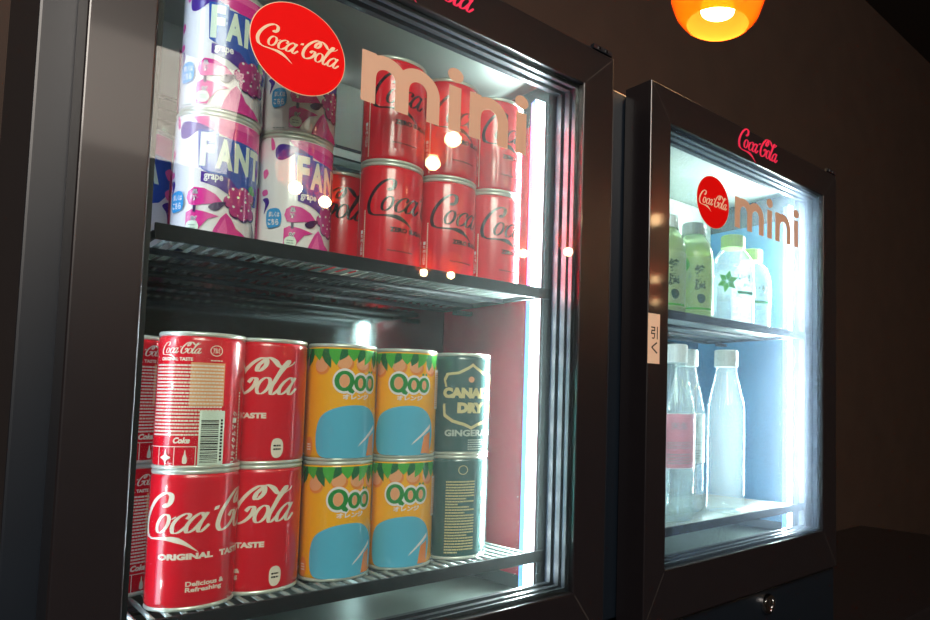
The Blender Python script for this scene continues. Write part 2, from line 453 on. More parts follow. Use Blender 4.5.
def make_cooler(label, haze, side, side_name):
    t = thing('display_cooler', label, 'drink cooler', (0, 0, 1.04), 0, 'small glass door drink coolers')
    zoff = Matrix.Translation((0, 0, -1.04))
    def part(name, bm, mats, parent=None, label=None, **k):
        me = mesh(name, bm, mats, k.get('smooth', False))
        me.transform(zoff)
        if k.get('smooth'): me.set_sharp_from_angle(angle=math.radians(40))
        return link(name, me, parent or t, label)
    CX0, CX1, CT = X0-.0178, X1+.014, 1.748
    
    # body: back, sides, top, bottom
    bm = bmesh.new()
    box(bm, CX0, DT+.003, 1.155, WX0-.004, .30, CT, .0015); box(bm, WX1+.004, DT+.003, 1.155, CX1, .30, CT, .0015)
    box(bm, WX0-.004, DT+.003, CZ+.003, WX1+.004, .30, CT); box(bm, WX0-.004, DT+.003, 1.155, WX1+.004, .30, FZ-.003)
    box(bm, WX0-.004, WY+.004, FZ-.003, WX1+.004, .30, CZ+.003)
    part('cabinet', bm, 'cabinet_black')
    bm = bmesh.new(); box(bm, WX0, WY, FZ, WX1, WY+.004, CZ); part('back_panel', bm, 'mirror_steel', label='mirror bright steel back panel')
    bm = bmesh.new(); box(bm, WX0-.004, DT+.002, FZ, WX0, WY, CZ); part('side_panel', bm, 'liner_grey')
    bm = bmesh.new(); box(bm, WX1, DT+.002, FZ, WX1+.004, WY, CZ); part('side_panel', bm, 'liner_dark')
    bm = bmesh.new(); box(bm, WX1-.0015, .047, 1.215, WX1, WY-.001, 1.682); part('side_sheet', bm, side, label=side_name)  # thin coloured sheet laid over the right wall
    bm = bmesh.new(); box(bm, WX0, DT+.002, FZ-.003, WX1, WY, FZ); part('inner_floor', bm, 'floor_metal')
    bm = bmesh.new(); box(bm, WX0, DT+.002, CZ, WX1, WY, CZ+.003); part('inner_ceiling', bm, 'liner_grey')
    # evaporator cover across the top of the back
    bm = bmesh.new(); box(bm, WX0+.03, WY-.028, 1.650, WX1-.002, WY-.002, CZ-.001, .004)
    box(bm, WX0+.034, WY-.0287, 1.6505, WX1-.006, WY-.0277, 1.6535, 0, 1)
    part('evaporator_cover', bm, ['evaporator_cover', 'liner_dark'], label='pale grey cover across the top of the back')
    # lamp bars up the two front corners
    for sx, X in ((-1, WX1-.003), (1, WX0+.003)):
        bm = bmesh.new(); y = .0445; w = .0115
        pts = [(X, y), (X+sx*w, y+.001), (X+sx*w*.75, y+.012), (X, y+.014)]
        lo = [bm.verts.new((p[0], p[1], 1.204)) for p in pts]; hi = [bm.verts.new((p[0], p[1], 1.7)) for p in pts]
        for k in range(4):
            j = (k+1) % 4
            bm.faces.new((lo[k], lo[j], hi[j], hi[k])).material_index = [0, 1, 2, 2][k]
        bm.faces.new(lo).material_index = 2; bm.faces.new(hi).material_index = 2
        bar = part('light_bar', bm, ['led_diffuser' if sx < 0 else 'led_diffuser_soft', 'led_side', 'liner_grey'], label='white light bar')
        bm = bmesh.new(); r = bmesh.ops.create_uvsphere(bm, u_segments=10, v_segments=6, radius=.0026)
        for v in r['verts']: v.co = Vector((X+sx*w*.55+v.co.x, y+v.co.y*.7+.0002, 1.2235+v.co.z))
        d = part('diode', bm, 'led_dot', bar, smooth=True)
        for k in range(1, 14):
            e = d.copy(); C.objects.link(e); e.parent = bar; e.location.z += k*.0352
        la = bpy.data.lights.new('bar_light', 'AREA'); la.shape = 'RECTANGLE'; la.size = .009; la.size_y = .48; la.energy = LEDW if sx < 0 else LEDW*.012; la.color = (.9, .97, 1)
        lo = bpy.data.objects.new('bar_light', la); C.objects.link(lo); lo.parent = bar
        lo.location = (X+sx*(w+.0012), y+.004, 1.452-1.04); lo.rotation_euler = Vector((sx, .12, 0)).to_track_quat('-Z', 'Y').to_euler()
    # plinth, lock, feet
    bm = bmesh.new(); box(bm, CX0, .012, 1.062, CX1, .30, 1.146, .002); pl = part('plinth', bm, 'cabinet_black')
    lk = bmesh.new(); lathe(lk, [(0, 0), (.0135, 0), (.0135, .004), (.012, .0065), (.009, .0068), (.0085, .0052), (.0, .0052)], 28)
    bmesh.ops.rotate(lk, cent=(0, 0, 0), matrix=Matrix.Rotation(PI/2, 3, 'X'), verts=lk.verts)
    bmesh.ops.translate(lk, vec=(.650-PITCH, .012, 1.1275), verts=lk.verts)
    box(lk, .6489-PITCH, .0058, 1.1215, .6511-PITCH, .0070, 1.1335, 0, 1)
    part('lock', lk, ['chrome', 'keyway'], pl, label='round chrome lock', smooth=True)
    for fx in (CX0+.03, CX1-.03):
        for fy in (.05, .27):
            bm = bmesh.new(); lathe(bm, [(0, 1.04), (.014, 1.04), (.014, 1.046), (.008, 1.05), (.008, 1.063), (0, 1.063)], 16, 0, fx, fy); part('foot', bm, 'cabinet_black')
    # hinge plate on top of the door
    bm = bmesh.new(); box(bm, X1-.035, .004, DZ1+.0005, X1-.002, .06, DZ1+.003)
    for hx in (X1-.022, X1-.012): lathe(bm, [(.0022, DZ1+.003), (.0018, DZ1+.0045), (0, DZ1+.0047)], 10, 1, hx, .012)
    box(bm, X1-.030, -.0012, DZ1+.0004, X1-.004, .004, DZ1+.0050)
    for hx in (X1-.0225, X1-.0125): tube(bm, (hx, -.0012, DZ1+.0026), (hx, -.0022, DZ1+.0026), .0014, 10, 1)
    part('hinge', bm, ['cabinet_black', 'chrome'])
    # door
    bm = bmesh.new()
    ring_frame(bm, (X0, DZ0, X1, DZ1), (GX0, GZ0, GX1, GZ1), 0, DT)
    bmesh.ops.bevel(bm, geom=[e for e in bm.edges if len({round(v.co.y, 5) for v in e.verts}) == 1 and e.verts[0].co.y < .001 and not (abs(e.verts[0].co.x-e.verts[1].co.x) > 1e-5 and abs(e.verts[0].co.z-e.verts[1].co.z) > 1e-5)], offset=.0014, segments=3, affect='EDGES', profile=.5)
    for (a, b) in (((X0, DZ0), (GX0, GZ0)), ((X1, DZ0), (GX1, GZ0)), ((X1, DZ1), (GX1, GZ1)), ((X0, DZ1), (GX0, GZ1))):
        d = Vector((b[0]-a[0], b[1]-a[1])).normalized(); n = Vector((-d.y, d.x))*.0002
        p = [Vector(a)+d*.003+n, Vector(a)+d*.003-n, Vector(b)-d*.004-n, Vector(b)-d*.004+n]
        bm.faces.new([bm.verts.new((q.x, -.00006, q.y)) for q in p]).material_index = 1
    door = part('door', bm, ['frame_black', 'seam'])
    # glazing: pane, spacer ribs, rubber ridges
    bm = bmesh.new(); box(bm, GX0+.0005, .0035, GZ0+.0005, GX1-.0005, .0075, GZ1-.0005); part('glass_pane', bm, 'door_glass_'+haze, door, 'misted glass pane' if haze == 'misty' else None)
    bm = bmesh.new()
    for k, (y0, y1, ins, mi) in enumerate(((.008, .011, .004, 0), (.0125, .0145, .0028, 1), (.017, .0225, .0045, 0), (.0245, .026, .003, 1), (.0285, .034, .0055, 0), (.0355, .0395, .003, 1))):
        ring_frame(bm, (GX0+.0003, GZ0+.0003, GX1-.0003, GZ1-.0003), (GX0+ins, GZ0+ins, GX1-ins, GZ1-ins), y0, y1, mi)
    part('glazing_seal', bm, ['gasket', 'spacer'], door, 'ridged dark seal around the glass')
    bm = bmesh.new(); ring_frame(bm, (X0+.006, DZ0+.006, X1-.006, DZ1-.006), (GX0-.006, GZ0-.006, GX1+.006, GZ1+.006), DT, DT+.0028); part('gasket', bm, 'gasket', door)
    # stuck-on lettering, origin moved to door space
    def sticker(name, polys, m, y, th, label):
        o = flat_obj(name, polys, m, y, th, door, label, (0, -1.04)); return o
    cx, cz, R = .0305, 1.6405, .0325
    disc = sticker('round_sticker', [ell(cx, cz, R, R, 64)], 'sticker_cream', .0035, .0002, 'round red sticker with cream script')
    sticker('sticker_face', [ell(cx, cz, R-.0005, R-.0005, 64)], 'sticker_red', .0032, .00012, None).parent = disc
    sticker('sticker_script', fit_script(cx-.0285, cz-.0045, .0565, .8), 'sticker_cream', .00305, .00012, None).parent = disc
    # the word mini in broad round lowercase strokes
    s = .0
    def stem(x, z0, z1, w=.0093): return rect(x, z0, x+w, z1)
    def arch(x0, x1, z, w=.0093):
        c = (x0+x1)/2; ro = (x1-x0)/2; out = []
        P = ell(c, z, ro, ro*1.06, 20, 0, PI); Q = ell(c, z, ro-w, (ro-w)*1.08, 20, 0, PI)
        for k in range(20): out.append([P[k], P[k+1], Q[k+1], Q[k]])
        return out
    zb, zt = 1.6195, 1.6595; w = .0103; L = []
    x = .0755
    for glyph in 'mini':
        if glyph == 'm':
            L += [stem(x, zb, zt, w)]
            for a in (x, x+.0248):
                b = a+.0248+w; r = (b-a)/2
                L += arch(a+.0002, b, zt-r*1.02, w); L += [stem(b-w, zb, zt-r*1.02, w)]
            x += .0248*2+w+.0078
        elif glyph == 'i':
            L += [stem(x, zb, zt-.0012, w), ell(x+w/2, zt+.0085, .0068, .0062, 24)]; x += w+.0078
        else:
            L += [stem(x, zb, zt, w)]; b = x+.0262+w; r = (b-x)/2
            L += arch(x+.0002, b, zt-r*1.02, w); L += [stem(b-w, zb, zt-r*1.02, w)]
            x += .0262+w+.0078
    k = (.2305-.0755)/(x-.0078-.0755)
    L = [[(.0755+(a-.0755)*k, b) for a, b in q] for q in L]
    sticker('word_sticker', L, 'sticker_tan', .0034, .0002, 'tan lowercase word')
    sticker('name_plate', fit_script(.0765, 1.7262, .0925, .78), 'badge_pink', -.0001, .0008, 'small pinkish red script on the top rail')
    return t
left = make_cooler('black drink cooler filled with stacked cans, door glass fairly clear', 'clear', 'red_panel', 'thin red sheet on the side wall')
right = make_cooler('black drink cooler of plastic bottles with strongly misted door glass', 'misty', 'blue_reflection_sheet', 'pale blue sheet standing in for light reflected by the side wall')
right.location.x = PITCH
# the little vertical pull notice on the right door
dr = [c for c in right.children if c.name.startswith('door')][0]
bm = bmesh.new(); box(bm, .3955-PITCH+.0014, -.0003, 1.4355-1.04, .4160-PITCH, .0, 1.4905-1.04)
nt_ = obj('pull_label', bm, 'paper_tan', dr, 'small upright tan label with two black characters')
flat_obj('pull_text', text('引', .4015, 1.4625, .4125, 1.4765, .012)+text('く', .4025, 1.4465, .4125, 1.4595, .012), 'ink_black', -.00035, .0001, nt_, None, (-PITCH, -1.04))

# ---------------------------------------------------------------- wire shelves
def make_shelf(z, label, group):
    t = thing('wire_shelf', label, 'shelf', (0, 0, z), 0, group)
    a, b, f, k = GX0+.0093, WX1-.0185, .0235, WY-.034
    n = 34; w0 = None
    for i in range(n):
        x = a+.004+(b-a-.008)*i/(n-1)
        if w0 is None:
            bm = bmesh.new(); path(bm, [(0, f-.0005, -.0075), (0, f+.001, -.0016), (0, k, -.0016)], .00155, 6)
            w0 = w = obj('wire', bm, 'wire_steel', t, smooth=True)
        else:
            w = w0.copy(); C.objects.link(w); w.parent = t
        w.location.x = x
    bm = bmesh.new(); path(bm, [(a, f, -.0048), (b, f, -.0048), (b, k, -.0048), (a, k, -.0048), (a, f, -.0048)], .0026, 10)
    obj('rim_frame', bm, 'wire_black', t, smooth=True)
    for y in (f+.062, f+.118):
        bm = bmesh.new(); tube(bm, (a, y, -.0052), (b, y, -.0052), .0024, 8); obj('cross_bar', bm, 'wire_black', t, smooth=True)
    bm = bmesh.new(); box(bm, a-.001, f-.0042, -.0085, b+.008, f-.0012, .0022, .0006); obj('front_rail', bm, 'wire_black', t)
    for x0, x1 in ((WX0+.0012, a+.004), (b-.004, WX1-.003)):
        bm = bmesh.new(); box(bm, x0, k-.03, -.012, x1, k-.02, -.0075); obj('clip', bm, 'wire_black', t)
    return t
ZU, ZL, H = 1.5, 1.2475, .0939
make_shelf(ZU, 'upper wire shelf in the can cooler, under grape soda and red cans', 'wire shelves of the coolers')
for z, dx, lb in ((ZL, 0, 'lower wire shelf in the can cooler, near its floor'), (ZU, PITCH, 'upper wire shelf in the bottle cooler, under pale green tea'), (ZL, PITCH, 'lower wire shelf in the bottle cooler, under tall clear bottles')):
    src = [o for o in C.objects if o.name.startswith('wire_shelf') and not o.parent][0]
    s = copy_tree(src); s.location = (dx, 0, z); s['label'] = lb

# ================================================================ cans
RC = .0265
D = RC*PI/180
def asin_u(f): return RC*math.asin(max(-1, min(1, 2*f-1)))     # fraction across the visible face -> arc length
def FV(f, v): return (asin_u(f), v*H)
def blob(pts): return closed([(x*D, v*H) for x, v in pts], 5)
def poly(pts): return [(x*D, v*H) for x, v in pts]
def dots(x, v, rx, rv=None): return ell(x*D, v*H, rx*D, (rv if rv else rx*D/H)*H if rv else rx*D, 18)
def lines(x0, x1, v0, v1, n, seed, full=.85):
    """close-set fine print as broken bars"""
    r = random.Random(seed); out = []
    for i in range(n):
        v = v1-(v1-v0)*(i+.5)/n; h = (v1-v0)/n*.5
        x = x0; end = x0+(x1-x0)*(1 if r.random() < full else r.uniform(.4, .9))
        while x < end-.5:
            l = min(r.uniform(1.2, 5), end-x); out.append(rect(x*D, (v-h/2)*H, (x+l*.82)*D, (v+h/2)*H)); x += l
    return out
def T(s, x0, v0, x1, v1, **k): return text(s, x0*D, v0*H, x1*D, v1*H, **k)
def can_rad(z):
    if z is None: return RC
    return RC
def can_meshes(kind, base, layers):
    prof = [(.0256, .0028), (.02635, .0042), (RC, .0058), (RC, .0878), (.0262, .0896), (.0256, .0908)]
    body = round_mesh(kind, prof, base, layers, can_rad)
    return body
bm = bmesh.new(); lathe(bm, [(.0235, .0908), (.0256, .0906), (.0262, .0914), (.0263, .0926), (.0258, .0938), (.0249, .0939), (.0243, .0934), (.0239, .0905)], 60)
RIM_T = mesh('top_rim', bm, 'tin', True)
bm = bmesh.new(); lathe(bm, [(.0222, .0022), (.0238, .0002), (.0250, .0), (.0260, .0004), (.02635, .0014), (.0262, .0026), (.0256, .0030)], 60)
RIM_B = mesh('bottom_rim', bm, 'tin', True)
bm = bmesh.new(); lathe(bm, [(.0242, .0907), (.0225, .0898), (.021, .0904), (0, .0904)], 48)
LID = mesh('lid', bm, 'tin', True)
bm = bmesh.new(); box(bm, -.007, -.004, .0904, .007, .012, .0914, .0004); lathe(bm, [(.0018, .0914), (.0018, .0922), (0, .0922)], 12)
TAB = mesh('pull_tab', bm, 'tin')
bm = bmesh.new(); lathe(bm, [(0, .0065), (.012, .0055), (.020, .003), (.0235, .0004)], 48)
BASE = mesh('base_dome', bm, 'tin', True)

def grape_layers():
    L = []
    L.append(('print_magenta', [poly([(-36, .945), (-20, .955), (20, .955), (120, .955), (120, .50), (85, .60), (60, .69), (40, .765), (12, .82), (-14, .855), (-28, .895)])]))
    L.append(('print_pink', [poly([(-36, .945), (-10, .95), (40, .95), (60, .90), (20, .90), (-10, .92)])]))
    L.append(('print_purple', [blob([(-57, .86), (-55, .79), (-46, .775), (-36, .80), (-24, .845), (-5, .85), (-20, .885), (-36, .905), (-50, .905)])]))
    L.append(('print_pink', [blob([(-80, .68), (-72, .70), (-68, .66), (-76, .62)]), blob([(-66, .96), (-60, .93), (-58, .87), (-64, .86)]), blob([(-80, .52), (-70, .53), (-68, .49), (-78, .48)])]))
    L.append(('print_purple', [blob([(-78, .45), (-68, .46), (-64, .42), (-69, .37), (-74, .33), (-72, .41)])]))
    # blue ground of the word, word, and the fruit name tab
    L.append(('print_blue', [poly([(-27, .85), (0, .85), (1, .815), (28, .81), (56, .80), (118, .77), (124, .54), (100, .40), (66, .34), (34, .35), (20, .42), (2, .50), (-16, .535), (-24, .56)])]))
    L.append(('print_mint', T('F', -23, .57, -4, .83, bold=.05)+T('A', -2, .565, 21, .80, bold=.05)+T('N', 23, .56, 47, .79, bold=.05)+T('T', 49, .55, 72, .785, bold=.05)+T('A', 72, .545, 98, .78, bold=.05)))
    L.append(('print_purple', [poly([(-20, .53), (18, .505), (30, .44), (24, .36), (2, .42), (-20, .45)])]))
    L.append(('print_white', T('grape', -16, .455, 9, .515, bold=.03)))
    # grapes
    G = [(26, .40), (40, .42), (52, .40), (20, .33), (34, .345), (47, .325), (28, .265), (40, .25), (54, .27)]
    L.append(('print_plum', [dots(x+1, v-.008, 10.6) for x, v in G]))
    L.append(('print_grape', [dots(x, v, 9.3) for x, v in G]))
    L.append(('print_white', [dots(x-3, v+.03, 1.9) for x, v in G]+[dots(x+4, v-.03, .9) for x, v in G]))
    L.append(('print_green', [blob([(48, .47), (56, .50), (64, .44), (54, .43)])]))
    # juice claim leaves
    L.append(('print_magenta', [poly([(-38, .32), (-36, .37), (-28, .405), (-14, .40), (0, .365), (12, .30), (-8, .285), (-26, .265), (-34, .27)]), poly([(-38, .05), (-38, .21), (-30, .235), (-14, .225), (6, .20), (-8, .17), (-18, .10), (-22, .05)])]))
    L.append(('print_magenta', [poly([(-4, .03), (0, .10), (8, .19), (15, .235), (22, .20), (30, .13), (44, .09), (58, .03)])]))
    L.append(('print_pink', [poly([(2, .03), (6, .10), (14, .2), (18, .1), (16, .03)])]))
    L.append(('print_plum', [blob([(-8, .265), (0, .30), (14, .315), (10, .28), (4, .245), (-4, .24)]), poly([(62, .03), (60, .12), (58, .22), (68, .12), (74, .03)])]))
    L.append(('print_white', vtext('果汁', -26*D, .395*H, 3.9e-3, .05)+T('%', -30.5, .115, -21, .185, bold=.05)))
    L.append(('print_plum', vtext('果汁', -26*D, .395*H, 3.9e-3, .0)+T('1', -28, .215, -24, .265, bold=.03)+T('%', -30, .118, -21.5, .18)))
    L.append(('print_mint', [dots(-28, .105, 9)]))
    L.append(('print_softgrey', lines(-33, -23, .085, .125, 2, 3)))
    # blue speech tag, the square code beside it is left off
    L.append(('print_sky', [blob([(-66, .34), (-58, .37), (-46, .365), (-42, .30), (-44, .235), (-52, .215), (-62, .21), (-66, .25)])]))
    L.append(('print_white', T('詳しくは', -62, .30, -45, .345, bold=.03)+T('こちら', -63, .235, -46, .285, bold=.04)))
    L.append(('print_softgrey', lines(-62, -42, .03, .05, 1, 8)))
    L.append(('print_pink', [blob([(106, .66), (116, .70), (124, .64), (114, .60)]), blob([(108, .50), (120, .53), (124, .46), (112, .44)])]))
    L.append(('print_purple', [blob([(104, .38), (114, .42), (124, .38), (124, .28), (116, .25), (112, .33)])]))
    # back of the can: ingredient panel, second word
    L.append(('print_pink', [poly([(-130, .05), (-86, .05), (-86, .55), (-130, .55)])]))
    L.append(('print_white', lines(-127, -89, .07, .53, 22, 4)))
    L.append(('print_blue', [poly([(176, .83), (215, .83), (215, .45), (176, .40)])]))
    L.append(('print_mint', T('FAN', 178, .56, 213, .81, bold=.05)))
    return L
def zero_layers():
    L = []
    w = .098
    L.append(('print_black', [[(x, y) for x, y in q] for q in fit_script(-47*D, .55*H, w, .74)]))
    L.append(('print_black', T('ZERO SUGAR', -2, .36, 72, .405, bold=.06)))
    L.append(('print_black', [rect(-5*D+k*.0016, .185*H-k*.00004, -5*D+k*.0016+.0012, .195*H-k*.00004) for k in range(14)]))
    V = []
    for i, ch in enumerate('ゼロシュガー'): V += rot90(text(ch, -.0013, -.0015, .0013, .0015, .03), 0, 0) and [[(-58*D+x, .16*H+i*.0037+y) for x, y in q] for q in rot90(text(ch, -.0015, -.0015, .0015, .0015, .03), 0, 0)]
    L.append(('print_white', V+[[(-66*D-(y-.1*H)*0+(x*0), y) for x, y in q] for q in []]))
    L.append(('print_cream', [[(-51*D-yy, xx) for xx, yy in q] for q in [rect(.05*H+k*.002, -.0006, .05*H+k*.002+.0014, .0006) for k in range(24)]]))
    # back panel
    L.append(('print_cream', [rect(150*D, .1*H, 205*D, .85*H)]))
    L.append(('print_black', lines(153, 202, .32, .82, 20, 9)))
    L.append(('print_white', [rect(-150*D, .08*H, -105*D, .5*H)]))
    L.append(('print_black', [rect(-146*D, (.1+k*.012)*H, -112*D, (.1+k*.012+(.004 if k % 3 else .008))*H) for k in range(30)]))
    return L
def classic_layers(shift):
    """front of the red can; shift turns the word"""
    L = []
    w = .094; x0 = shift*D
    L.append(('print_cream', fit_script(x0, .56*H, w, .8)))
    L.append(('print_cream', T('ORIGINAL', shift+34, .365, shift+106, .41, bold=.06)+T('TASTE', shift+115, .365, shift+157, .41, bold=.06)))
    L.append(('print_cream', T('Delicious &', shift+73, .175, shift+124, .21, bold=.03)+T('Refreshing', shift+73, .125, shift+121, .168, bold=.03)))
    L.append(('print_cream', [blob([(shift+166, .10), (shift+170, .06), (shift+178, .06), (shift+183, .10), (shift+183, .17), (shift+178, .205), (shift+170, .205), (shift+166, .17)])]))
    L.append(('print_black', lines(shift+169, shift+180, .11, .165, 2, 6)))
    L.append(('print_cream', [[(shift*D-.006-yy, xx) for xx, yy in q] for q in [rect(.1*H+k*.003, -.0009, .1*H+k*.003+.0021, .0009) for k in range(16)]]))
    return L
def classic_back_layers():
    L = []
    L.append(('print_cream', fit_script(-60*D, .84*H, .027, .8)))
    L.append(('print_cream', T('ORIGINAL TASTE', -60, .785, -12, .81, bold=.04)))
    Pm = lines(-70, 29, .24, .765, 21, 21, .9)
    L.append(('print_peach', [rect(-14*D, .46*H, 30*D, .775*H)]))
    L.append(('print_cream', Pm))
    a, b = ell(17*D, .865*H, .0038, .0038, 28), ell(17*D, .865*H, .0033, .0033, 28)
    L.append(('print_cream', [[a[k], a[(k+1) % 28], b[(k+1) % 28], b[k]] for k in range(28)]+T('ｱﾙﾐ', 12.5, .845, 21.5, .885, bold=.02)))
    L.append(('print_cream', lines(10, 26, .785, .80, 1, 5)))
    L.append(('print_mint', [rect(0*D, .03*H, 33*D, .425*H)]))
    r = random.Random(4); bars = []
    v = .05
    while v < .36:
        h = r.choice((.004, .006, .010)); bars.append(rect(2.5*D, v*H, 25*D, (v+h)*H)); v += h+r.choice((.004, .006, .009))
    L.append(('print_black', bars+[rect(27.5*D, (.06+k*.024)*H, 30.5*D, (.06+k*.024+.015)*H) for k in range(13)]))
    L.append(('print_cream', T('Coke', -32, .19, -10, .235, bold=.05, shear=.3)))
    fr = [rect(-80*D, .165*H, -2*D, .17*H), rect(-80*D, .02*H, -2*D, .025*H)]+[rect(x*D, .02*H, (x+1)*D, .17*H) for x in (-80, -54, -30, -3)]
    L.append(('print_cream', fr+[blob([(-18, .05), (-13, .05), (-13, .09), (-14.5, .115), (-15, .14), (-16, .14), (-16.5, .115), (-18, .09)])]))
    L.append(('print_cream', [blob([(-50, .09), (-44, .11), (-42, .15), (-40, .11), (-34, .09), (-40, .07), (-42, .03), (-44, .07)])]))
    V = []
    for i, ch in enumerate('リサイクルマーク'): V += [[(50*D+x, .06*H+i*.0046+y) for x, y in q] for q in rot90(text(ch, -.0018, -.0018, .0018, .0018, .03), 0, 0, 1)]
    L.append(('print_cream', V))
    L.append(('print_cream', [[(58*D-yy, xx) for xx, yy in q] for q in [rect(.06*H+k*.0022, -.0006, .06*H+k*.0022+.0015, .0006) for k in range(22)]]))
    return L
def orange_layers():
    L = []
    # oranges and leaves around the top
    O = [(-37, .81), (2, .84), (33, .835), (64, .83), (100, .81), (140, .84), (180, .82), (-80, .83), (-120, .82)]
    L.append(('print_orange', [dots(x+1.2, v-.012, 13.5) for x, v in O]))
    L.append(('print_peach', [dots(x-.6, v+.004, 12) for x, v in O]))
    lv = []; dk = []; r = random.Random(11)
    for k in range(22):
        x = -150+k*15; s = r.uniform(-10, 10); l = r.uniform(.10, .17)
        (lv if k % 2 else dk).append(poly([(x-10, .955), (x+11, .955), (x+9, .92), (x+6+s*.4, .955-l*.7), (x+s, .955-l), (x-6+s*.4, .955-l*.65), (x-9, .91)]))
    L.append(('print_darkleaf', dk)); L.append(('print_leaf', lv))
    # the word with its white edge
    def loop(cx, cv, rx, rv, t):
        A, B = ell(cx*D, cv*H, rx*D, rv*H, 28), ell(cx*D, cv*H, rx*D-t, rv*H-t*.8, 28)
        return [[A[k], A[(k+1) % 28], B[(k+1) % 28], B[k]] for k in range(28)]
    tail = lambda e: poly([(2-e, .64), (9-e, .655+e*.004), (19+e, .595), (16, .575-e*.006), (10-e, .585-e*.004)])
    L.append(('print_white', [ell(2*D, .682*H, 19*D, .108*H, 28), tail(2.5), ell(29*D, .667*H, 14.5*D, .09*H, 24), ell(49*D, .667*H, 14.5*D, .09*H, 24)]))
    L.append(('print_green', loop(2, .682, 16, .088, .0036)+[tail(0)]+loop(29, .667, 11.5, .07, .0031)+loop(49, .667, 11.5, .07, .0031)))
    L.append(('print_peach', [ell(2*D, .682*H, 16*D-.0037, .088*H-.003, 20), ell(29*D, .667*H, 11.5*D-.0032, .07*H-.0026, 20), ell(49*D, .667*H, 11.5*D-.0032, .07*H-.0026, 20)]))
    L.append(('print_green', [dots(46, .765, 2.2), dots(53, .765, 2.2)]))
    L.append(('print_white', T('オレンジ', 0, .525, 46, .57, bold=.04)))
    # plain blue field below
    L.append(('print_aqua', [blob([(-34, .05), (-42, .2), (-36, .36), (-16, .44), (14, .475), (44, .46), (66, .36), (72, .2), (64, .05), (40, .028), (0, .028)])]))
    L.append(('print_orange', [poly([(46, .04), (66, .04), (66, .24), (52, .20)])]))
    L.append(('print_white', [poly([(28, .12), (32, .15), (66, .31), (66, .27)])]))
    L.append(('print_orange', [blob([(-64, .10), (-60, .05), (-52, .05), (-48, .10), (-48, .15), (-52, .20), (-60, .20), (-64, .15)])]))
    L.append(('print_cream', lines(-61, -51, .09, .155, 3, 2)))
    L.append(('print_cream', [rect(78*D, .45*H, 104*D, .82*H)])); L.append(('print_orange', lines(80, 102, .47, .80, 16, 3)))
    L.append(('print_cream', [rect(150*D, .1*H, 205*D, .6*H)])); L.append(('print_brown', lines(153, 202, .12, .58, 18, 3)))
    return L
def ginger_layers():
    L = []
    def sh(o):  # shield outline
        a = [(-28, .60), (-36, .74), (-30, .80), (-6, .815), (14, .87), (22, .90), (30, .87), (50, .815), (74, .80), (80, .74), (72, .60), (80, .48), (78, .38), (60, .32), (36, .285), (22, .25), (8, .285), (-16, .32), (-34, .38), (-36, .48)]
        c = (22, .575); return [(c[0]+(x-c[0])*o[0], c[1]+(v-c[1])*o[1]) for x, v in a]
    A, B = poly(sh((1, 1))), poly(sh((.91, .90))); n = len(A)
    L.append(('print_gold', [[A[k], A[(k+1) % n], B[(k+1) % n], B[k]] for k in range(n)]))
    L.append(('print_teal', [rect(-40*D, .50*H, 90*D, .665*H)]))
    L.append(('print_peach', [dots(20, .74, 6)]))
    L.append(('print_gold', T('CANADA', -36, .555, 80, .66, bold=.085)+T('DRY', -6, .41, 50, .515, bold=.085)))
    L.append(('print_grey', T('GINGERALE', -30, .185, 76, .25, bold=.045)))
    L.append(('print_grey', lines(16, 50, .05, .16, 5, 3)))
    L.append(('print_grey', lines(-30, 60, .03, .042, 1, 3)))
    # side print column with the round mark above
    L.append(('print_gold', lines(150, 206, .06, .76, 26, 14)))
    a, b = ell(182*D, .86*H, .0042, .0042, 28), ell(182*D, .86*H, .0036, .0036, 28)
    L.append(('print_gold', [[a[k], a[(k+1) % 28], b[(k+1) % 28], b[k]] for k in range(28)]))
    L.append(('print_gold', T('C', 222, .58, 236, .66, bold=.05)+T('D', 224, .44, 236, .51, bold=.05)))
    return L

KIND = {
 'grape': ('grape_soda_can', can_meshes('body', 'print_white', grape_layers())),
 'zero': ('cola_can', can_meshes('body', 'print_red', zero_layers())),
 'classic': ('cola_can', can_meshes('body', 'print_red', classic_layers(-81))),
 'back': ('cola_can', can_meshes('body', 'print_red', classic_back_layers())),
 'orange': ('orange_drink_can', can_meshes('body', 'print_yellow', orange_layers())),
 'ginger': ('ginger_ale_can', can_meshes('body', 'print_teal', ginger_layers())),
}
PROTO = {}
def can(kind, x, y, z, rz, label, group):
    if kind not in PROTO:
        nm, me = KIND[kind]
        t = thing(nm, label, 'drink can', (x, y, z), math.radians(rz), group)
        link('body', me, t); link('top_rim', RIM_T, t, 'silver rim'); link('bottom_rim', RIM_B, t, 'silver rim'); link('base_dome', BASE, t)
        ld = link('lid', LID, t); link('pull_tab', TAB, ld)
        PROTO[kind] = t
        return t
    t = copy_tree(PROTO[kind]); t.location = (x, y, z); t.rotation_euler = (0, 0, math.radians(rz))
    t['label'] = label; t['group'] = group
    return t
YU, YL = .07, .0692
g = 'grape soda cans on the upper shelf'
can('grape', .0, YU, ZU, -14, 'white and magenta grape soda can, foremost on the upper shelf, lower of its stack', g)
can('grape', .0012, YU, ZU+H, -12, 'white and magenta grape soda can stacked highest at left, partly behind red round sticker', g)
can('grape', .0554, YU, ZU, 5, 'grape soda can on the shelf, second stack from left, with lamp glints on its word', g)
can('grape', .0556, YU, ZU+H, 4, 'grape soda can mostly hidden behind the red round sticker, on another can', g)
can('grape', -.0362, .140, ZU, -76, 'grape soda can standing alone at the far left, behind the front stack', g)
g = 'red cola cans with black script on the upper shelf'
can('zero', .1357, YU, ZU, -25, 'red cola can with black script on the shelf, nearest the grape stacks', g)
can('zero', .1357, YU, ZU+H, -23, 'red cola can with black script behind the broad letter m, top of its stack', g)
can('zero', .1905, YU, ZU, -16, 'red cola can with black script on the shelf, middle of the three stacks', g)
